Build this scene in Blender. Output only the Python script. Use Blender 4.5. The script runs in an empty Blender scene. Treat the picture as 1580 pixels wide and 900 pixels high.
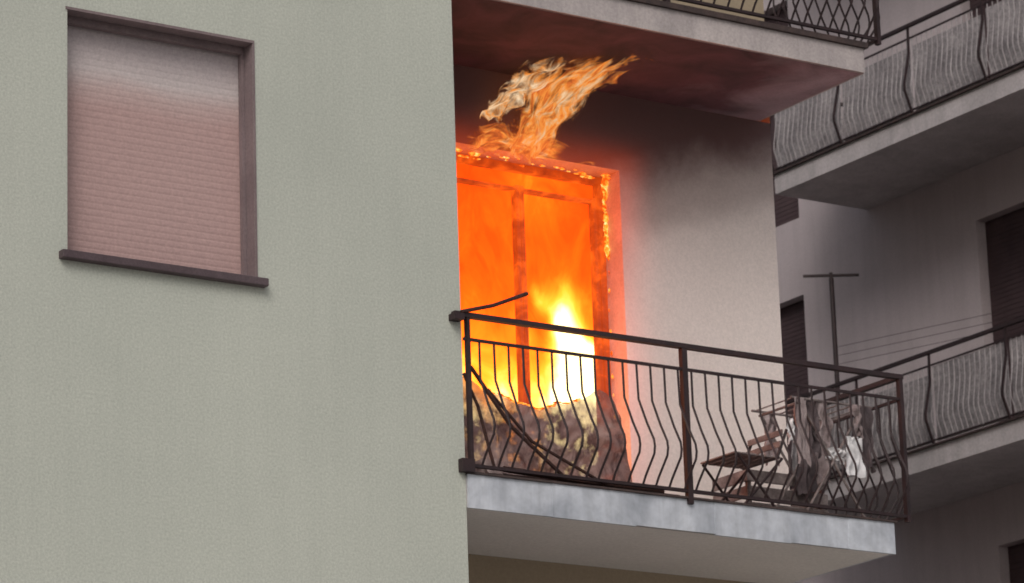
import bpy, math, random
from mathutils import Vector, Matrix, noise as mn
random.seed(7)
sc=bpy.context.scene
# ---------------------------------------------------------------- materials
def newmat(name):
    m=bpy.data.materials.new(name);m.use_nodes=True
    nt=m.node_tree;nt.nodes.clear()
    out=nt.nodes.new('ShaderNodeOutputMaterial')
    return m,nt,out
def N(nt,t,**k):
    n=nt.nodes.new(t)
    for a,b in k.items(): setattr(n,a,b)
    return n
def ramp(nt,fac,stops,interp='LINEAR'):
    r=N(nt,'ShaderNodeValToRGB');r.color_ramp.interpolation=interp
    e=r.color_ramp.elements
    while len(e)<len(stops): e.new(0.5)
    for i,(p,c) in enumerate(stops):
        e[i].position=p;e[i].color=(c[0],c[1],c[2],1)
    nt.links.new(fac,r.inputs[0]);return r.outputs[0]
def noise_tex(nt,vec,scale,detail=4,rough=.55,dist=0):
    n=N(nt,'ShaderNodeTexNoise');n.inputs['Scale'].default_value=scale
    n.inputs['Detail'].default_value=detail;n.inputs['Roughness'].default_value=rough
    n.inputs['Distortion'].default_value=dist
    nt.links.new(vec,n.inputs['Vector']);return n.outputs['Fac']
def mapping(nt,vec,s):
    m=N(nt,'ShaderNodeMapping');m.inputs['Scale'].default_value=s
    nt.links.new(vec,m.inputs['Vector']);return m.outputs[0]
def math_n(nt,op,a,b=None,clamp=False):
    m=N(nt,'ShaderNodeMath',operation=op);m.use_clamp=clamp
    for i,v in enumerate((a,b)):
        if v is None: continue
        if isinstance(v,(int,float)): m.inputs[i].default_value=v
        else: nt.links.new(v,m.inputs[i])
    return m.outputs[0]
def mixc(nt,fac,a,b,mode='MIX'):
    m=N(nt,'ShaderNodeMix',data_type='RGBA',blend_type=mode)
    for i,v in ((0,fac),(6,a),(7,b)):
        if isinstance(v,(int,float)): m.inputs[i].default_value=v
        elif isinstance(v,tuple): m.inputs[i].default_value=(*v,1)
        else: nt.links.new(v,m.inputs[i])
    return m.outputs[2]
def obj_co(nt): return N(nt,'ShaderNodeTexCoord').outputs['Object']
def mottled(name,c1,c2,scale=1.2,fine=90,fine_amt=.12,rough=.9,metal=0,bump=.2,streak=0,bumpscale=120,soot=None):
    m,nt,out=newmat(name);co=obj_co(nt)
    big=noise_tex(nt,co,scale,4,.6,.3)
    col=ramp(nt,big,[(.3,c1),(.7,c2)])
    fn=noise_tex(nt,co,fine,2,.7)
    g=ramp(nt,fn,[(.25,(1-fine_amt*2,)*3),(.75,(1+fine_amt,)*3)])
    col=mixc(nt,1.0,col,g,'MULTIPLY')
    if streak:
        st=noise_tex(nt,mapping(nt,co,(5,5,.35)),1.6,4,.65)
        s=ramp(nt,st,[(.42,(1,1,1)),(.75,(1-streak,)*3)])
        col=mixc(nt,1.0,col,s,'MULTIPLY')
    if soot: col=soot(nt,co,col)
    p=N(nt,'ShaderNodeBsdfPrincipled')
    nt.links.new(col,p.inputs['Base Color'])
    p.inputs['Roughness'].default_value=rough;p.inputs['Metallic'].default_value=metal
    if bump:
        b=N(nt,'ShaderNodeBump');b.inputs['Strength'].default_value=bump;b.inputs['Distance'].default_value=.01
        nt.links.new(noise_tex(nt,co,bumpscale,2,.7),b.inputs['Height']);nt.links.new(b.outputs[0],p.inputs['Normal'])
    nt.links.new(p.outputs[0],out.inputs[0]);return m
def sepxyz(nt,co):
    s=N(nt,'ShaderNodeSeparateXYZ');nt.links.new(co,s.inputs[0]);return s.outputs
def soot_wall(nt,co,col):
    x,y,z=sepxyz(nt,co)
    a=math_n(nt,'MULTIPLY',math_n(nt,'SUBTRACT',z,5.72),1.15)
    dx=math_n(nt,'MULTIPLY',math_n(nt,'SUBTRACT',x,1.9),.52)
    a=math_n(nt,'SUBTRACT',a,math_n(nt,'MULTIPLY',dx,.72))
    b=math_n(nt,'MULTIPLY',math_n(nt,'SUBTRACT',noise_tex(nt,co,2.2,5,.6,.4),.5),.45)
    a=math_n(nt,'ADD',a,b)
    e=math_n(nt,'SUBTRACT',.75,math_n(nt,'MULTIPLY',math_n(nt,'SUBTRACT',x,2.09),3.2))
    lowfade=math_n(nt,'MULTIPLY',math_n(nt,'SUBTRACT',z,5.0),.35,True)
    e=math_n(nt,'MULTIPLY',e,lowfade)
    a=math_n(nt,'MAXIMUM',a,e)
    f=ramp(nt,a,[(0,(0,0,0)),(.35,(.36,)*3),(.85,(.93,)*3)],'EASE')
    return mixc(nt,f,col,(.10,.036,.036))
def soot_soffit(nt,co,col):
    x,y,z=sepxyz(nt,co)
    a=math_n(nt,'SUBTRACT',1.2,math_n(nt,'MULTIPLY',math_n(nt,'SUBTRACT',x,2.1),.62))
    a=math_n(nt,'ADD',a,math_n(nt,'MULTIPLY',math_n(nt,'SUBTRACT',noise_tex(nt,co,1.7,5,.6,.5),.5),1.1))
    f=ramp(nt,a,[(0.05,(.2,.2,.2)),(.9,(.96,)*3)])
    k=ramp(nt,noise_tex(nt,co,2.4,5,.6,.6),[(.35,(.03,.013,.018)),(.65,(.11,.042,.052))])
    return mixc(nt,f,col,k)
GREEN=mottled('green_plaster',(.445,.462,.41),(.505,.52,.46),.5,70,.11,streak=.04,bump=.25)
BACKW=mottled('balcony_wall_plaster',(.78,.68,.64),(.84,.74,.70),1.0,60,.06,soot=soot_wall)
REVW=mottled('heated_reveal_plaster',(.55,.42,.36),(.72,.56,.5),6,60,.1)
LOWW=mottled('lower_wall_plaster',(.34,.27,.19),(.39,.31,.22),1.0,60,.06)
SOFF=mottled('sooty_soffit',(.60,.47,.53),(.66,.52,.58),1.0,50,.08,soot=soot_soffit)
CONC=mottled('slab_concrete',(.38,.335,.335),(.50,.44,.43),2.5,50,.1,streak=.2)
UNDER=mottled('slab_underside_paint',(.72,.69,.66),(.80,.76,.73),1.2,40,.06)
FLASH=mottled('metal_flashing',(.38,.40,.45),(.80,.82,.88),2.6,18,.06,rough=.4,metal=.2,bump=.3,bumpscale=7,streak=.25)
STONE=mottled('dark_stone_sill',(.07,.045,.052),(.10,.07,.078),4,60,.15,rough=.6)
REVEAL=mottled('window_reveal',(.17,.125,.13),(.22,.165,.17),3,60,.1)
IRON=mottled('dark_iron',(.018,.009,.011),(.036,.016,.018),9,80,.2,rough=.65,bump=0)
RUST=mottled('rusty_edge',(.03,.02,.02),(.08,.05,.045),9,80,.2,rough=.7,bump=0)
CHAR=mottled('charred_wood',(.03,.012,.010),(.08,.03,.022),12,60,.3,bump=.5)
ROOM=mottled('burnt_room_wall',(.10,.04,.02),(.2,.08,.04),2,30,.2)
WINGW=mottled('wing_plaster',(.50,.43,.445),(.58,.50,.515),.8,60,.06,streak=.1)
WINGS=mottled('wing_slab_paint',(.44,.40,.41),(.56,.51,.52),2,40,.1,streak=.2)
WINGBAR=mottled('pale_painted_bars',(.26,.23,.24),(.46,.42,.43),3.5,40,.15,rough=.6,bump=0)
PANEL=mottled('weathered_windbreak_panel',(.22,.20,.21),(.40,.365,.375),3,30,.25,rough=.7,bump=0)
DKSHUT=mottled('brown_shutter',(.06,.035,.04),(.09,.055,.06),3,60,.1)
CLOTH=mottled('pale_cloth',(.60,.58,.60),(.85,.83,.84),8,60,.05,bump=.2)
PINKC=mottled('faded_pink_cloth',(.20,.15,.15),(.44,.36,.36),7,60,.1,bump=.2)
GREYC=mottled('dark_grey_cloth',(.06,.045,.05),(.15,.115,.12),7,60,.1,bump=.2)
TAN=mottled('weathered_wood',(.12,.09,.088),(.30,.25,.24),10,60,.15,bump=.2)
GROUND=mottled('asphalt',(.05,.05,.052),(.07,.07,.07),.6,60,.25,bump=.4)
PAVE=mottled('pale_bounce_pavement',(.42,.41,.39),(.50,.48,.46),1,40,.1)  # kept pale so the unseen paving throws light up to slab undersides
ROOF=mottled('roof_gravel',(.2,.18,.17),(.3,.28,.26),3,40,.1)
def tarp_mat():
    m,nt,out=newmat('burnt_awning_cloth');co=obj_co(nt)
    x,y,z=sepxyz(nt,co)
    c=ramp(nt,noise_tex(nt,co,2.8,6,.65,.8),[(.3,(.13,.08,.085)),(.5,(.27,.19,.185)),(.72,(.46,.37,.35))])
    c=mixc(nt,ramp(nt,noise_tex(nt,mapping(nt,co,(1,1,.6)),7,5,.7,.6),[(.48,(0,0,0)),(.64,(.85,.85,.85))]),c,(.05,.022,.022))
    p=N(nt,'ShaderNodeBsdfPrincipled');nt.links.new(c,p.inputs['Base Color']);p.inputs['Roughness'].default_value=.85
    t=N(nt,'ShaderNodeBsdfTranslucent');nt.links.new(c,t.inputs[0])
    mx=N(nt,'ShaderNodeMixShader');mx.inputs[0].default_value=.25
    nt.links.new(p.outputs[0],mx.inputs[1]);nt.links.new(t.outputs[0],mx.inputs[2])
    # the burnt weave is partly see-through towards its upper edge
    tr=N(nt,'ShaderNodeBsdfTransparent')
    al=math_n(nt,'MULTIPLY',math_n(nt,'SUBTRACT',z,4.22),1.1,True)
    al=math_n(nt,'ADD',al,math_n(nt,'MULTIPLY',math_n(nt,'SUBTRACT',noise_tex(nt,co,9,4,.7),.52),.8),True)
    m2=N(nt,'ShaderNodeMixShader');nt.links.new(al,m2.inputs[0])
    nt.links.new(mx.outputs[0],m2.inputs[1]);nt.links.new(tr.outputs[0],m2.inputs[2])
    nt.links.new(m2.outputs[0],out.inputs[0]);return m
TARP=tarp_mat()
def shutter_mat():
    m,nt,out=newmat('pink_brown_roller_shutter');co=obj_co(nt)
    x,y,z=sepxyz(nt,co)
    height_tone=math_n(nt,'ADD',math_n(nt,'MULTIPLY',math_n(nt,'SUBTRACT',z,5.86),2.4),math_n(nt,'MULTIPLY',math_n(nt,'SUBTRACT',noise_tex(nt,co,1.5,4,.6),.5),.35))  # paler, greyer band in the upper part, broken up by noise
    col=ramp(nt,height_tone,[(0,(.43,.285,.27)),(.28,(.47,.345,.33)),(.55,(.52,.45,.445)),(1,(.42,.36,.37))])
    g=ramp(nt,noise_tex(nt,co,60,3,.7),[(.25,(.82,)*3),(.75,(1.12,)*3)])
    col=mixc(nt,1.0,col,g,'MULTIPLY')
    p=N(nt,'ShaderNodeBsdfPrincipled');nt.links.new(col,p.inputs['Base Color']);p.inputs['Roughness'].default_value=.7
    nt.links.new(p.outputs[0],out.inputs[0]);return m
SHUT=shutter_mat()
def fire_mat():
    m,nt,out=newmat('fire_glow')
    at=N(nt,'ShaderNodeAttribute',attribute_name='blaze_t');co=obj_co(nt)
    n=noise_tex(nt,mapping(nt,co,(1,1,.55)),4,6,.6,1.2)
    h=math_n(nt,'ADD',at.outputs['Fac'],math_n(nt,'MULTIPLY',math_n(nt,'SUBTRACT',n,.5),.38))
    c=ramp(nt,h,[(0,(.10,.005,.0)),(.2,(.26,.010,.0003)),(.38,(.42,.027,.001)),(.5,(.58,.050,.0015)),(.62,(.74,.105,.004)),(.74,(.88,.21,.012)),(.85,(1.0,.34,.06)),(1,(1.0,.80,.36))])
    e=N(nt,'ShaderNodeEmission');nt.links.new(c,e.inputs[0]);e.inputs[1].default_value=3.6
    nt.links.new(e.outputs[0],out.inputs[0]);return m
FIRE=fire_mat()
def flame_mat():
    m,nt,out=newmat('flame_tongue')
    at=N(nt,'ShaderNodeAttribute',attribute_name='blaze_t');aa=N(nt,'ShaderNodeAttribute',attribute_name='blaze_d')
    uv=N(nt,'ShaderNodeUVMap').outputs[0]
    n=noise_tex(nt,mapping(nt,uv,(2.2,1.5,1)),2.0,6,.62,.7)
    n2=noise_tex(nt,mapping(nt,uv,(3,1.8,1)),2.3,6,.62,.6)
    k=math_n(nt,'ADD',math_n(nt,'MULTIPLY',math_n(nt,'SUBTRACT',n,.5),3.8),aa.outputs['Fac'])
    al=math_n(nt,'MULTIPLY',math_n(nt,'SUBTRACT',k,.28),1.1,True)
    h=math_n(nt,'ADD',at.outputs['Fac'],math_n(nt,'MULTIPLY',math_n(nt,'SUBTRACT',n2,.5),1.5))
    c=ramp(nt,h,[(0,(.14,.035,.02)),(.22,(.32,.07,.02)),(.42,(.62,.14,.025)),(.58,(.78,.26,.045)),(.76,(.68,.38,.18)),(1,(.82,.60,.38))])
    e=N(nt,'ShaderNodeEmission');nt.links.new(c,e.inputs[0]);e.inputs[1].default_value=1.2
    t=N(nt,'ShaderNodeBsdfTransparent')
    mx=N(nt,'ShaderNodeMixShader');nt.links.new(al,mx.inputs[0])
    nt.links.new(t.outputs[0],mx.inputs[1]);nt.links.new(e.outputs[0],mx.inputs[2])
    nt.links.new(mx.outputs[0],out.inputs[0]);return m
FLAME=flame_mat()
def door_glow_halo():  # emissive volume added to give the red halo round the door opening
    m,nt,out=newmat('door_glow_halo');co=obj_co(nt);x,y,z=sepxyz(nt,co)
    nz=noise_tex(nt,mapping(nt,co,(1,1,.7)),3.0,3,.6,.6)
    ox=math_n(nt,'MAXIMUM',math_n(nt,'SUBTRACT',x,2.03),0.0)
    oz=math_n(nt,'MAXIMUM',math_n(nt,'SUBTRACT',z,6.38),0.0)
    d=math_n(nt,'SQRT',math_n(nt,'ADD',math_n(nt,'POWER',ox,2.0),math_n(nt,'POWER',oz,2.0)))
    f=math_n(nt,'SUBTRACT',1.0,math_n(nt,'MULTIPLY',d,3.6),True)
    f=math_n(nt,'POWER',f,2.2)
    wob=math_n(nt,'ADD',.2,math_n(nt,'MULTIPLY',nz,1.6))
    wallprox=math_n(nt,'MULTIPLY',math_n(nt,'SUBTRACT',y,.72),2.2,True)
    f=math_n(nt,'MULTIPLY',math_n(nt,'MULTIPLY',f,wob),wallprox)
    low=math_n(nt,'MULTIPLY',math_n(nt,'SUBTRACT',z,3.75),1.2,True)
    f=math_n(nt,'MULTIPLY',f,low)
    e=N(nt,'ShaderNodeEmission');e.inputs[0].default_value=(1,.09,.010,1)
    nt.links.new(math_n(nt,'MULTIPLY',f,.85),e.inputs[1])
    nt.links.new(e.outputs[0],out.inputs['Volume']);return m
HALO=door_glow_halo()
def ember_mat():
    m,nt,out=newmat('ember');co=obj_co(nt)
    c=ramp(nt,noise_tex(nt,co,24,4,.6,.5),[(.32,(.12,.012,.002)),(.45,(.9,.10,.005)),(.56,(1,.35,.04)),(.7,(1,.75,.3))])
    e=N(nt,'ShaderNodeEmission');nt.links.new(c,e.inputs[0]);e.inputs[1].default_value=1.5
    nt.links.new(e.outputs[0],out.inputs[0]);return m
EMBER=ember_mat()
def burning_wood_firelit():  # burning wood; its emission also stands in for firelight on the frame
    m,nt,out=newmat('burning_door_wood_firelit');co=obj_co(nt)
    n=noise_tex(nt,co,6,4,.6,.6)
    c=ramp(nt,n,[(.3,(.16,.012,.001)),(.5,(.42,.042,.002)),(.68,(.95,.13,.005))])
    p=N(nt,'ShaderNodeBsdfPrincipled');p.inputs['Base Color'].default_value=(.04,.015,.01,1);p.inputs['Roughness'].default_value=.8
    nt.links.new(c,p.inputs['Emission Color']);p.inputs['Emission Strength'].default_value=1.0
    nt.links.new(p.outputs[0],out.inputs[0]);return m
BWOOD=burning_wood_firelit()
# ---------------------------------------------------------------- mesh helpers
class MB:
    def __init__(s): s.v=[];s.f=[]
    def box(s,x0,x1,y0,y1,z0,z1):
        b=len(s.v)
        s.v+=[(x0,y0,z0),(x1,y0,z0),(x1,y1,z0),(x0,y1,z0),(x0,y0,z1),(x1,y0,z1),(x1,y1,z1),(x0,y1,z1)]
        s.f+=[tuple(b+i for i in q) for q in((0,3,2,1),(4,5,6,7),(0,1,5,4),(1,2,6,5),(2,3,7,6),(3,0,4,7))]
    def quad(s,*p):
        b=len(s.v);s.v+=[tuple(q) for q in p];s.f.append((b,b+1,b+2,b+3))
    def sheet(s,fn,nx,ny):
        b=len(s.v)
        for j in range(ny+1):
            for i in range(nx+1): s.v.append(tuple(fn(i/nx,j/ny)))
        for j in range(ny):
            for i in range(nx):
                q=b+j*(nx+1)+i;s.f.append((q,q+1,q+nx+2,q+nx+1))
    def tube(s,pts,r,n=6,flat=None):
        pts=[Vector(p) for p in pts];b=len(s.v);m=len(pts)
        for i,p in enumerate(pts):
            d=(pts[min(i+1,m-1)]-pts[max(i-1,0)]).normalized()
            a=Vector((0,0,1)) if abs(d.z)<.8 else Vector((0,1,0))
            u=d.cross(a).normalized();w=u.cross(d).normalized()
            for k in range(n):
                t=2*math.pi*(k+.5)/n
                ru,rw=(flat if flat else (r,r))
                s.v.append(tuple(p+u*math.cos(t)*ru+w*math.sin(t)*rw))
        for i in range(m-1):
            for k in range(n):
                s.f.append((b+i*n+k,b+i*n+(k+1)%n,b+(i+1)*n+(k+1)%n,b+(i+1)*n+k))
        s.f.append(tuple(b+k for k in range(n))[::-1]);s.f.append(tuple(b+(m-1)*n+k for k in range(n)))
    def obj(s,name,mat,parent=None,bevel=0,smooth=False):
        me=bpy.data.meshes.new(name);me.from_pydata(s.v,[],s.f);me.update()
        o=bpy.data.objects.new(name,me);sc.collection.objects.link(o)
        me.materials.append(mat)
        if parent: o.parent=parent
        if bevel:
            bm=o.modifiers.new('b','BEVEL');bm.width=bevel;bm.segments=2;bm.limit_method='ANGLE'
        if smooth:
            for p in me.polygons:p.use_smooth=True
        return o
def empty(name,loc=(0,0,0)):
    e=bpy.data.objects.new(name,None);sc.collection.objects.link(e);return e
def wall(name,axis,val,a0,a1,z0,z1,holes,depth,mat,parent):
    xs=sorted({a0,a1,*[h[0] for h in holes],*[h[1] for h in holes]})
    zs=sorted({z0,z1,*[h[2] for h in holes],*[h[3] for h in holes]})
    P=(lambda a,d,z:(a,val+d,z)) if axis=='y' else (lambda a,d,z:(val+d,a,z))
    b=MB()
    for i in range(len(xs)-1):
        for j in range(len(zs)-1):
            cx=(xs[i]+xs[i+1])/2;cz=(zs[j]+zs[j+1])/2
            if any(h[0]<cx<h[1] and h[2]<cz<h[3] for h in holes): continue
            b.quad(P(xs[i],0,zs[j]),P(xs[i+1],0,zs[j]),P(xs[i+1],0,zs[j+1]),P(xs[i],0,zs[j+1]))
    o=b.obj(name,mat,parent)
    r=MB()
    for h in holes:
        r.quad(P(h[0],0,h[2]),P(h[0],depth,h[2]),P(h[0],depth,h[3]),P(h[0],0,h[3]))
        r.quad(P(h[1],0,h[2]),P(h[1],depth,h[2]),P(h[1],depth,h[3]),P(h[1],0,h[3]))
        r.quad(P(h[0],0,h[2]),P(h[1],0,h[2]),P(h[1],depth,h[2]),P(h[0],depth,h[2]))
        r.quad(P(h[0],0,h[3]),P(h[1],0,h[3]),P(h[1],depth,h[3]),P(h[0],depth,h[3]))
    return o,r
GZ=-2.73; TOP=13.9; H=3.3066; D=1.16; BX=3.415
# ================================================================ building with the fire
A=empty('apartment_building')
wins=[(-2.687,-1.4445,4.896,6.376),(-2.687,-1.4445,8.203,9.683),(-2.687,-1.4445,11.5,12.98),(-7.2,-5.9,4.896,6.376),(-7.2,-5.9,8.203,9.683),(-7.2,-5.9,11.5,12.98),(-2.687,-1.4445,1.0,2.45),(-7.2,-5.9,1.0,2.45)]
_,rev=wall('front_wall','y',0,-10,0,GZ,TOP,wins,.16,GREEN,A)
rev.obj('window_reveals',REVEAL,A)
sh=MB();si=MB();fr=MB()
for (x0,x1,z0,z1) in wins:
    z=z0+.012
    while z<z1-.002:
        zt=min(z+.04,z1)
        sh.v+=[(x0+.012,.145,z),(x1-.012,.145,z),(x1-.012,.1434,z+.012),(x0+.012,.1434,z+.012),(x1-.012,.1436,z+.030),(x0+.012,.1436,z+.030),(x1-.012,.1451,zt),(x0+.012,.1451,zt)]
        b=len(sh.v)-8
        sh.f+=[(b,b+1,b+2,b+3),(b+3,b+2,b+4,b+5),(b+5,b+4,b+6,b+7)]
        z+=.04
    si.box(x0-.055,x1+.06,-.055,.13,z0-.045,z0+.004)
    fr.box(x0+.001,x0+.022,.10,.135,z0+.005,z1-.001);fr.box(x1-.022,x1-.001,.10,.135,z0+.005,z1-.001)
    fr.box(x0+.023,x1-.023,.09,.135,z1-.045,z1-.001)
    fr.box(x0-.012,x1+.012,-.006,.02,z1-.001,z1+.016)
    fr.box(x1+.0005,x1+.012,-.006,.004,z0+.005,z1-.002)
sh.obj('roller_shutters',SHUT,A);si.obj('window_sills',STONE,A,bevel=.006);fr.obj('shutter_guides',REVEAL,A)
b=MB();b.quad((0,0,GZ),(0,D,GZ),(0,D,TOP),(0,0,TOP))
b.quad((-10,0,GZ),(-10,12,GZ),(-10,12,TOP),(-10,0,TOP))
b.quad((-10,12,GZ),(BX,12,GZ),(BX,12,TOP),(-10,12,TOP));b.obj('side_walls',GREEN,A)
DX0,DX1,DZ1=.72,2.09,6.42; FL=3.8588
doors=[(DX0,DX1,FL+.03,DZ1)]
_,rv=wall('balcony_back_wall','y',D,0,BX,3.66,6.962,doors,.3,BACKW,A)
rv.obj('door_reveal',REVW,A)
up=[(DX0,DX1,FL+k*H+.03,DZ1+k*H) for k in(1,2)]
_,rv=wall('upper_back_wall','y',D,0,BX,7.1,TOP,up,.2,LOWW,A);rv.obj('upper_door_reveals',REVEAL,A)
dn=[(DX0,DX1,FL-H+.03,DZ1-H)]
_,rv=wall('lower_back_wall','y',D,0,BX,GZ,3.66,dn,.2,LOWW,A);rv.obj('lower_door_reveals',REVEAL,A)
s=MB()
for h in up+dn:
    z=h[2]
    while z<h[3]:
        s.box(h[0]+.01,h[1]-.01,D+.10,D+.115,z,z+.046);z+=.05
s.obj('closed_door_shutters',SHUT,A)
b=MB();b.quad((BX,D,GZ),(BX,12,GZ),(BX,12,TOP),(BX,D,TOP));b.obj('end_wall',LOWW,A)
b=MB();b.box(-10.3,BX+.3,-.3,12.3,TOP,TOP+.3);b.obj('roof',ROOF,A)
SX=3.3127
def belly(px,py,nx,ny,zt,zb,amt,b,r,jit=0):
    j=random.uniform(-jit,jit)
    hh=zt-zb;pts=[]
    for t,o in((0,0),(.30,.03),(.52,.55),(.66,.95),(.72,1),(.78,.93),(.93,.25),(1,0)):
        pts.append((px+nx*amt*o+j*t,py+ny*amt*o,zt-hh*t))
    b.tube(pts,r,5)
for k in (0,1,2,-1):
    zf=FL+k*H;zb=zf-.2
    b=MB();b.box(.001,SX,.0,D-.002,zb,zf-.004);o=b.obj('balcony_slab',CONC,A)
    b=MB()
    b.quad((.002,.01,zb-.003),(SX-.01,.01,zb-.003),(SX-.01,D-.002,zb-.003),(.002,D-.002,zb-.003))
    b.obj('balcony_soffit',SOFF if k==1 else UNDER,A)
    if k<=0:
        b=MB();xs=[.004,.62,1.24,1.86,2.46,2.94,SX+.008]
        for i in range(len(xs)-1):
            dy=.004*(i%2)
            o1=random.uniform(-.007,.007)
            b.box(xs[i]+.001,xs[i+1]+.004,-.018-dy,-.001,zb-.004+o1,zf+.002)
        b.box(SX+.001,SX+.012,.001,D-.003,zb-.002,zf+.002)
        b.obj('balcony_flashing',FLASH,A)
        b=MB();b.box(.0,SX+.03,-.035,D-.004,zf+.003,zf+.016);b.obj('floor_edge_trim',RUST,A)
    else:
        b=MB();b.box(.004,SX+.004,-.017,-.001,zb-.002,zf-.03);b.box(SX+.001,SX+.01,.001,D-.003,zb-.002,zf-.03);b.obj('balcony_fascia',CONC,A)
        b=MB();b.box(.0,SX+.03,-.04,D-.004,zf-.028,zf+.01);b.obj('floor_edge_trim',RUST,A)
    RX=3.446;ry=-.02;zt=zf+1.012
    b=MB()
    b.box(-.07,RX+.02,ry-.022,ry+.022,zt-.03,zt)
    b.box(RX-.022,RX+.02,ry+.024,D-.002,zt-.03,zt)
    b.box(.0,RX,ry-.009,ry+.009,zt-.175,zt-.157)
    b.box(RX-.01,RX+.01,ry+.01,D-.002,zt-.175,zt-.157)
    b.box(.0,RX,ry-.012,ry+.012,zf+.045,zf+.065)
    b.box(RX-.012,RX+.012,ry+.013,D-.002,zf+.045,zf+.065)
    for px in (.03,1.6688,RX):
        w=.02 if px!=RX else .014
        if px==.03: w=.010
        b.box(px-w,px+w,ry-.019,ry+.019,zf-.03 if px==1.6688 else zf+.018,zt-.031)
    b.box(-.09,-.02,-.075,-.001,zt-.06,zt-.02);b.box(-.05,.04,-.05,.0,zf+.01,zf+.09)
    x=.115
    while x<RX-.05:
        if abs(x-1.6688)>.045: belly(x,ry,0,-1,zt-.165,zf+.055,.15,b,.008,.011)
        x+=.1075
    y=.1
    while y<D-.03:
        belly(RX,y,1,0,zt-.165,zf+.055,.13,b,.008,.004);y+=.11
    b.obj('balcony_railing',IRON,A)
b=MB();y0,y1=D+.19,D+.25
b.box(DX0+.001,DX0+.05,y0,y1,FL+.04,DZ1-.002);b.box(DX1-.05,DX1-.002,y0,y1,FL+.04,DZ1-.002)
b.box(DX0+.051,DX1-.051,y0,y1,DZ1-.05,DZ1-.003)
b.obj('door_frame',BWOOD,A)
b=MB();cx=1.405
for a,c in((DX0+.055,cx-.004),(cx+.004,DX1-.055)):
    b.box(a,a+.028,y0+.012,y1+.01,FL+.05,DZ1-.15);b.box(c-.028,c,y0+.012,y1+.01,FL+.05,DZ1-.15)
    b.box(a+.029,c-.029,y0+.014,y1+.008,DZ1-.185,DZ1-.165);b.box(a+.033,c-.033,y0+.014,y1+.008,FL+.05,FL+.3)
b.obj('door_leaves',BWOOD,A)
b=MB();X0,X1,Y0,Y1,Z0,Z1=-.6,3.3,D+.31,4.6,FL-.01,6.9
b.quad((X0,Y1,Z0),(X1,Y1,Z0),(X1,Y1,Z1),(X0,Y1,Z1));b.quad((X0,Y0,Z0),(X0,Y1,Z0),(X0,Y1,Z1),(X0,Y0,Z1))
b.quad((X1,Y0,Z0),(X1,Y1,Z0),(X1,Y1,Z1),(X1,Y0,Z1));b.quad((X0,Y0,Z0),(X1,Y0,Z0),(X1,Y1,Z0),(X0,Y1,Z0))
b.quad((X0,Y0,Z1),(X1,Y0,Z1),(X1,Y1,Z1),(X0,Y1,Z1));b.obj('burning_room',ROOM,A)
# ================================================================ fire
F=empty('fire')
def attr(me,name,vals):
    a=me.attributes.new(name,'FLOAT','POINT');a.data.foreach_set('value',vals)
def g(x,z,cx,cz,sx,sz): return math.exp(-((x-cx)/sx)**2-((z-cz)/sz)**2)
b=MB();nx,nz=150,170;heat=[]
for j in range(nz):
    for i in range(nx):
        x=.2+3.0*i/(nx-1);z=FL+.02+2.9*j/(nz-1)
        y=D+.55+.16*mn.noise(Vector((x*1.3,2,z*.9)))+.1*mn.noise(Vector((x*4,7,z*2.5)))
        b.v.append((x,y,z))
        wz=z+.16*mn.noise(Vector((x*5,3,z*2.2)));wx=x+.09*mn.noise(Vector((x*3,9,z*3.5)))+.05*mn.noise(Vector((x*8,2,z*9)))
        t=.45+.15*max(0,min(1,(5.5-wz)/1.0))
        t+=.98*g(wx,wz,2.16,5.02,.33,.44)+.60*g(wx,wz,2.12,4.45,.40,.35)+.40*g(wx,wz,1.20,4.75,.48,.45)
        t+=.34*g(wx,wz,2.00,5.52,.12,.20)
        t+=.13*mn.noise(Vector((x*2.0,1,z*1.4)))
        t-=.08*max(0,min(1,(1.6-x)/.3))*max(0,min(1,(z-5.2)/.5))
        heat.append(t)
for j in range(nz-1):
    for i in range(nx-1):
        q=j*nx+i;b.f.append((q,q+1,q+nx+1,q+nx))
o=b.obj('fire_body',FIRE,F,smooth=True);attr(o.data,'blaze_t',heat)
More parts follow.
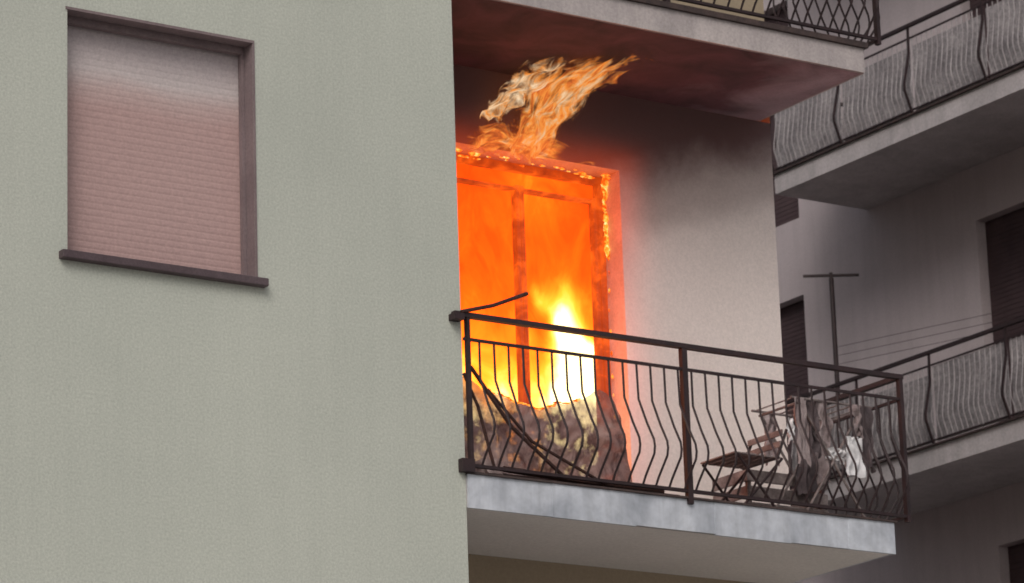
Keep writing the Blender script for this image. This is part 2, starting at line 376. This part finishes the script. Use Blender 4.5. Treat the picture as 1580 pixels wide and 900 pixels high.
def ribbon(path,widths,heats,name,nu=70,nw=22,seed=0,wdir=Vector((1,0,-.15)),dm=1.15,end0=.4,ymax=1.15):
    P=[Vector(p) for p in path];m=len(P)-1
    me_v=[];me_f=[];hh=[];dd=[];uvs=[]
    def samp(t,arr):
        u=t*m;i=min(int(u),m-1);f=u-i;f=f*f*(3-2*f)
        return arr[i]*(1-f)+arr[i+1]*f
    def cr(t):
        u=t*m;i=min(int(u),m-1);f=u-i
        p0=P[max(i-1,0)];p1=P[i];p2=P[i+1];p3=P[min(i+2,m)]
        return .5*((2*p1)+(-p0+p2)*f+(2*p0-5*p1+4*p2-p3)*f*f+(-p0+3*p1-3*p2+p3)*f**3)
    for a in range(nu+1):
        t=a/nu;c=cr(t);w=samp(t,widths);ht=samp(t,heats)
        for k in range(nw+1):
            s=k/nw*2-1
            jit=Vector((mn.noise(Vector((t*7,s*2,seed))),mn.noise(Vector((t*6,s*2,seed+5))),mn.noise(Vector((t*6,s*2,seed+9)))))
            p=c+wdir.normalized()*(s*w)+jit*.06
            p.z=min(p.z,6.945);p.y=min(p.y,ymax)
            me_v.append(tuple(p));uvs.append((s*w*4+seed*3.1,t*2.2+seed))
            edge=1-abs(s)**2.0;end=min(1,(1-t)*2.5)*min(1,t*8+end0)
            dd.append(edge*dm*end-.15);hh.append(ht+.1*(1-abs(s)))
    for a in range(nu):
        for k in range(nw):
            q=a*(nw+1)+k;me_f.append((q,q+1,q+nw+2,q+nw+1))
    me=bpy.data.meshes.new(name);me.from_pydata(me_v,[],me_f)
    uvl=me.uv_layers.new(name='UVMap')
    for l in me.loops: uvl.data[l.index].uv=uvs[l.vertex_index]
    me.materials.append(FLAME);ob=bpy.data.objects.new(name,me);sc.collection.objects.link(ob);ob.parent=F
    attr(me,'blaze_t',hh);attr(me,'blaze_d',dd)
    for p in me.polygons:p.use_smooth=True
ribbon([(1.26,1.12,6.36),(1.33,1.08,6.52),(1.38,1.03,6.70),(1.44,.86,6.86),(1.54,.60,6.91),(1.66,.34,6.93)],[.17,.18,.21,.23,.21,.10],[.42,.42,.50,.50,.48,.44],'flame_tongue_main',seed=1,dm=1.4)
ribbon([(1.32,1.05,6.40),(1.40,1.0,6.55),(1.48,.93,6.72),(1.57,.76,6.84),(1.63,.50,6.90),(1.76,.24,6.93)],[.08,.11,.14,.15,.14,.06],[.5,.5,.6,.55,.5,.45],'flame_tongue_inner',seed=8,dm=1.3)
ribbon([(1.00,1.13,6.60),(1.08,1.08,6.70),(1.18,.98,6.80),(1.26,.80,6.90),(1.34,.60,6.93)],[.07,.12,.15,.14,.06],[.6,.70,.70,.68,.6],'flame_tongue_pale',seed=2,dm=1.25)
ribbon([(.85,1.14,6.42),(1.15,1.12,6.48),(1.45,1.12,6.46),(1.9,1.12,6.43)],[.08,.15,.13,.05],[.36,.42,.42,.36],'flame_lick',seed=3,wdir=Vector((0,0,1)))
b=MB();b.box(.35,2.75,.45,1.155,3.90,6.955);b.obj('door_glow_halo',HALO,F)
b=MB()
def blob(p,r,sx=1,sz=1):
    base=len(b.v);n=6
    for a in range(4):
        ph=math.pi*(a+.5)/4
        for k in range(n):
            th=2*math.pi*k/n+a*.3;q=r*random.uniform(.6,1.3)
            b.v.append((p[0]+math.sin(ph)*math.cos(th)*q*sx,p[1]+math.sin(ph)*math.sin(th)*q*.7,p[2]+math.cos(ph)*q*sz))
    for a in range(3):
        for k in range(n): b.f.append((base+a*n+k,base+a*n+(k+1)%n,base+(a+1)*n+(k+1)%n,base+(a+1)*n+k))
    b.f.append(tuple(base+k for k in range(n)));b.f.append(tuple(base+3*n+k for k in range(n)))
x=.74
while x<2.07:
    r=random.uniform(.006,.016)*(1.6 if x<1.0 or x>1.9 else 1)
    blob((x,D+.05+.1*random.random(),DZ1-.01-.03*random.random()),r,2.6,.6);x+=random.uniform(.03,.10)
z=6.38
while z>5.85:
    blob((2.05+.02*random.random(),D+.14,z),random.uniform(.010,.028)*(1.4 if z>6.25 else 1),.9,1.8);z-=random.uniform(.02,.06)
while z>4.0:
    blob((2.065+.015*random.random(),D+.15,z),random.uniform(.005,.012),.8,1.8);z-=random.uniform(.07,.2)
b.obj('embers',EMBER,F)
# ================================================================ burnt awning cloth and broken poles
T=MB()
def topz(u):
    t=4.54-.42*math.sin(math.pi*min(1,u*1.02))**.9*.50+.06*u+.03*mn.noise(Vector((u*9,4,0)))+.015*mn.noise(Vector((u*30,4,0)))
    if u>.9: t-=(u-.9)*1.2
    return t
def tf(u,v):
    x=.03+1.17*u+.15*u*(1-v);top=topz(u)
    z=FL+.03+(top-FL-.03)*v
    y=.085+.05*mn.noise(Vector((x*2.5-z*1.5,z*2.2,1)))+.03*mn.noise(Vector((x*5+z*5,z*4,5)))+.04*(1-v)**2+.012*mn.noise(Vector((x*20,z*16,5)))
    return (x,y,z)
T.sheet(tf,120,60)
T.sheet(lambda u,v:(.2+1.45*u,.05+.35*v,FL+.03+.10*(1-u)*math.sin(math.pi*v)*(1+mn.noise(Vector((u*9,v*5,3))))+.012),60,16)
T.obj('burnt_awning_cloth',TARP,None,smooth=True)
e=MB()
e.tube([(-.03,-.05,4.865),(.22,-.03,4.94),(.50,0,5.06)],.012,6)
e.tube([(.08,.03,4.55),(.35,.01,4.2),(.72,.0,3.92)],.014,6)
e.tube([(.2,.03,4.42),(.5,.01,4.12),(1.05,.01,3.90)],.011,6)
e.tube([(.02,.02,4.5),(.12,.02,4.3),(.22,.01,3.92)],.01,6)
e.tube([(.3,.03,3.93),(.9,.03,3.91),(1.5,.03,3.90)],.02,6)
e.obj('broken_awning_poles',CHAR,None)
b=MB()
for i in range(60):
    u=.15+.62*i/60
    x=.03+1.17*u
    blob((x,tf(u,1)[1],topz(u)+.006),random.uniform(.004,.010),2.2,.6)
b.obj('glowing_cloth_edge',EMBER,F)
# ================================================================ balcony clutter
def rack():
    R=empty('clothes_drying_rack')
    m=MB();r=.009
    for y in(.2,.62):
        m.tube([(2.75,y,FL+.02),(3.28,y,FL+.80)],r);m.tube([(3.30,y,FL+.02),(2.78,y,FL+.80)],r)
    for x in(2.76,3.29): m.tube([(x,.2,FL+.8),(x,.62,FL+.8)],r)
    m.tube([(2.7,.2,FL+.83),(3.38,.2,FL+.83)],r);m.tube([(2.7,.62,FL+.83),(3.38,.62,FL+.83)],r)
    for i in range(7):
        x=2.73+.1*i;m.tube([(x,.2,FL+.832),(x,.62,FL+.832)],.005)
    m.obj('rack_frame',TAN,R)
    n=16
    def cl(x0,x1,y,zt,zb,s):
        return lambda u,v:(x0+(x1-x0)*u+.04*mn.noise(Vector((u*2,v*3,s))),y+.05*mn.noise(Vector((u*6,v*3,s+3))),zb+(zt-zb)*v+.06*mn.noise(Vector((u*3,0,s)))*(1-v))
    c=MB()
    c.sheet(cl(3.10,3.24,.15,FL+.60,FL+.34,1),n,n);c.sheet(cl(2.98,3.14,.2,FL+.52,FL+.44,2),n,n)
    c.sheet(cl(3.0,3.1,.63,FL+.82,FL+.66,12),n,n)
    c.obj('hanging_cloth',CLOTH,R,smooth=True)
    c=MB()
    c.sheet(cl(2.72,2.82,.19,FL+.83,FL+.38,4),n,n);c.sheet(cl(3.22,3.36,.64,FL+.83,FL+.4,7),n,n);c.sheet(cl(2.8,2.9,.62,FL+.83,FL+.5,9),n,n)
    c.sheet(cl(2.93,3.02,.21,FL+.83,FL+.55,15),n,n);c.sheet(cl(3.2,3.27,.18,FL+.83,FL+.62,19),n,n)
    c.obj('hanging_towels',PINKC,R,smooth=True)
    c=MB()
    c.sheet(cl(2.82,2.94,.22,FL+.83,FL+.45,24),n,n);c.sheet(cl(3.04,3.2,.60,FL+.83,FL+.3,27),n,n);c.sheet(cl(3.27,3.36,.19,FL+.83,FL+.4,29),n,n)
    c.obj('hanging_dark_clothes',GREYC,R,smooth=True)
rack()
def chair():
    R=empty('folding_chair');m=MB()
    x0,x1=2.25,2.62
    for y in(.25,.62):
        m.tube([(x0,y,FL+.02),(x1+.02,y,FL+.42)],.010);m.tube([(x1,y,FL+.02),(x0+.02,y,FL+.42)],.010)
        m.tube([(x1-.02,y,FL+.42),(x1+.07,y,FL+.62)],.010)
    m.obj('chair_frame',IRON,R)
    m=MB()
    for i in range(6): m.box(x0+.0+.065*i,x0+.055+.065*i,.25,.62,FL+.42,FL+.432)
    for i in range(2):
        z=FL+.5+.08*i;x=x1+.015+.02*i;m.box(x-.006,x+.006,.25,.62,z,z+.04)
    m.obj('chair_slats',TAN,R,bevel=.003)
chair()
R=empty('wooden_crate');m=MB()
for i in range(4):
    m.box(2.66,3.34,.66,.675,FL+.03+.11*i,FL+.11+.11*i)
    m.box(2.66,2.675,.676,1.04,FL+.03+.11*i,FL+.11+.11*i);m.box(3.325,3.34,.676,1.04,FL+.03+.11*i,FL+.11+.11*i)
for x in(2.68,3.3): m.box(x,x+.03,.678,.71,FL+.02,FL+.47)
m.obj('crate_slats',TAN,R,bevel=.004)
# ================================================================ facing wing
W=empty('apartment_building')
WX=11.78;WF=10.58
holes=[];
for k in(-1,0,1,2):
    zb=6.6205+k*H+.2
    holes+=[(6.95,8.46,zb+.02,zb+2.55),(3.2,4.4,zb+.02,zb+2.55),(11.24,12.1,zb+.02,zb+2.48)]
_,rv=wall('wing_facade','x',WX,-3,18,GZ,17,holes,.2,WINGW,W);rv.obj('wing_reveals',WINGW,W)
s=MB()
for h in holes:
    z=h[2]
    while z<h[3]-.01:
        s.box(WX+.12,WX+.135,h[0]+.005,h[1]-.005,z,min(z+.046,h[3]-.002));z+=.05
    s.box(WX+.14,WX+.15,h[0],h[1],h[2],h[3])
s.obj('wing_door_shutters',DKSHUT,W)
b=MB();b.quad((WX,-3,GZ),(22,-3,GZ),(22,-3,17),(WX,-3,17));b.quad((WX,18,GZ),(22,18,GZ),(22,18,17),(WX,18,17));b.quad((22,-3,GZ),(22,18,GZ),(22,18,17),(22,-3,17))
b.box(WX-.3,22.3,-3.3,18.3,17,17.3);b.obj('wing_walls',WINGW,W)
YE=10.12;YS=.5
for k in(-2,-1,0,1,2):
    zb=6.6205+k*H;zf=zb+.2
    b=MB();b.box(WF,WX-.002,YS,YE,zb,zf);b.obj('wing_balcony_slab',WINGS,W)
    b=MB();b.box(WF-.03,WX-.002,YS-.03,YE+.03,zf+.003,zf+.02);b.obj('wing_floor_edge',RUST,W)
    zt=zf+.93
    d=MB()
    d.box(WF-.03,WF+.015,YS,YE+.02,zt-.03,zt);d.box(WF+.016,WX-.002,YE-.02,YE+.02,zt-.03,zt)
    d.box(WF-.01,WF+.006,YS,YE,zt-.15,zt-.135);d.box(WF-.01,WF+.006,YS,YE,zf+.05,zf+.065)
    y=YE-.02
    while y>YS:
        pts=[(WF-.01,y,zt-.02),(WF-.02,y,zt-.3),(WF-.10,y,zf+.3),(WF-.10,y,zf+.24),(WF-.02,y,zf+.02)]
        d.tube(pts,.014,4);y-=1.1
    d.obj('wing_rail_frame',IRON,W)
    b=MB();y=YE-.08
    while y>YS:
        belly(WF-.0,y,-1,0,zt-.14,zf+.055,.05,b,.0065,.010);y-=.075
    x=WF+.1
    while x<WX-.05:
        belly(x,YE,0,1,zt-.03,zf+.02,.08,b,.009,0);x+=.09
    b.obj('wing_rail_bars',WINGBAR,W)
    b=MB();y=YE-.05
    b.box(WF+.02,WX-.01,YE-.05,YE-.04,zf+.04,zf+.74)
    while y>YS+1:
        yy=y-1.06
        b.box(WF+.004,WF+.012,yy,y,zf+.04,zf+random.choice((.70,.74,.77)))
        y-=1.1
    b.obj('windbreak_panels',PANEL,W)
P=empty('clothesline_pole');m=MB()
px,py=11.15,10.0
m.tube([(px,py,6.83),(px,py,9.08)],.026,8);m.tube([(px-.22,py+.18,9.12),(px+.22,py-.18,9.10)],.016,6)
m.tube([(px,py,9.07),(px,py,9.14)],.018,6)
m.obj('pole_and_crossbar',IRON,P)
m=MB()
for i in range(3):
    m.tube([(px,py-.02,8.35-.09*i),(px+.6,py-2.6,8.28-.09*i)],.003,4)
m.obj('clotheslines',IRON,P)
# ================================================================ ground
b=MB();b.quad((-600,-600,GZ),(600,-600,GZ),(600,600,GZ),(-600,600,GZ));b.obj('ground',GROUND)
b=MB();b.box(-30,WX-.01,-26,-.005,GZ+.004,GZ+.13);b.box(BX+.01,WX-.01,-.004,18,GZ+.004,GZ+.13);b.obj('bounce_pavement',PAVE,None)  # paving out of view, widened across the street to bounce light upwards
# ================================================================ light
w=bpy.data.worlds.new('World');sc.world=w;w.use_nodes=True;nt=w.node_tree
bg=nt.nodes['Background'];sky=nt.nodes.new('ShaderNodeTexSky');sky.sky_type='NISHITA';sky.sun_disc=False
el,az=math.radians(42),math.radians(222)
sky.sun_elevation=el;sky.sun_rotation=az;sky.dust_density=6;sky.air_density=1.2
hs=nt.nodes.new('ShaderNodeHueSaturation');hs.inputs['Saturation'].default_value=.4
nt.links.new(sky.outputs[0],hs.inputs['Color']);nt.links.new(hs.outputs[0],bg.inputs[0]);bg.inputs[1].default_value=.10
L=bpy.data.lights.new('sun','SUN');L.energy=.75;L.angle=math.radians(30);L.color=(1,.97,.94)
lo=bpy.data.objects.new('sun',L);sc.collection.objects.link(lo)
sd=Vector((math.sin(az)*math.cos(el),math.cos(az)*math.cos(el),math.sin(el)))
lo.rotation_euler=sd.to_track_quat('Z','Y').to_euler()
# ================================================================ camera (solved from the photo's vanishing points)
yaw,pit,rol=.5988,.2721,-.0340
Fw=Vector((math.sin(yaw)*math.cos(pit),math.cos(yaw)*math.cos(pit),math.sin(pit)))
R0=Vector((math.cos(yaw),-math.sin(yaw),0));U0=R0.cross(Fw)
Rr=R0*math.cos(rol)+U0*math.sin(rol);Uu=-R0*math.sin(rol)+U0*math.cos(rol)
cam=bpy.data.cameras.new('camera');co=bpy.data.objects.new('camera',cam);sc.collection.objects.link(co)
M=Matrix((( Rr.x,Uu.x,-Fw.x,-12.1143),(Rr.y,Uu.y,-Fw.y,-18.3177),(Rr.z,Uu.z,-Fw.z,-1.1293),(0,0,0,1)))
co.matrix_world=M;cam.sensor_width=36;cam.lens=5740.36/1580*36;cam.clip_end=2000;cam.clip_start=.5
cam.dof.use_dof=True;cam.dof.focus_distance=16.5;cam.dof.aperture_fstop=9
sc.camera=co
sc.view_settings.view_transform='Standard';sc.view_settings.look='None';sc.view_settings.exposure=0
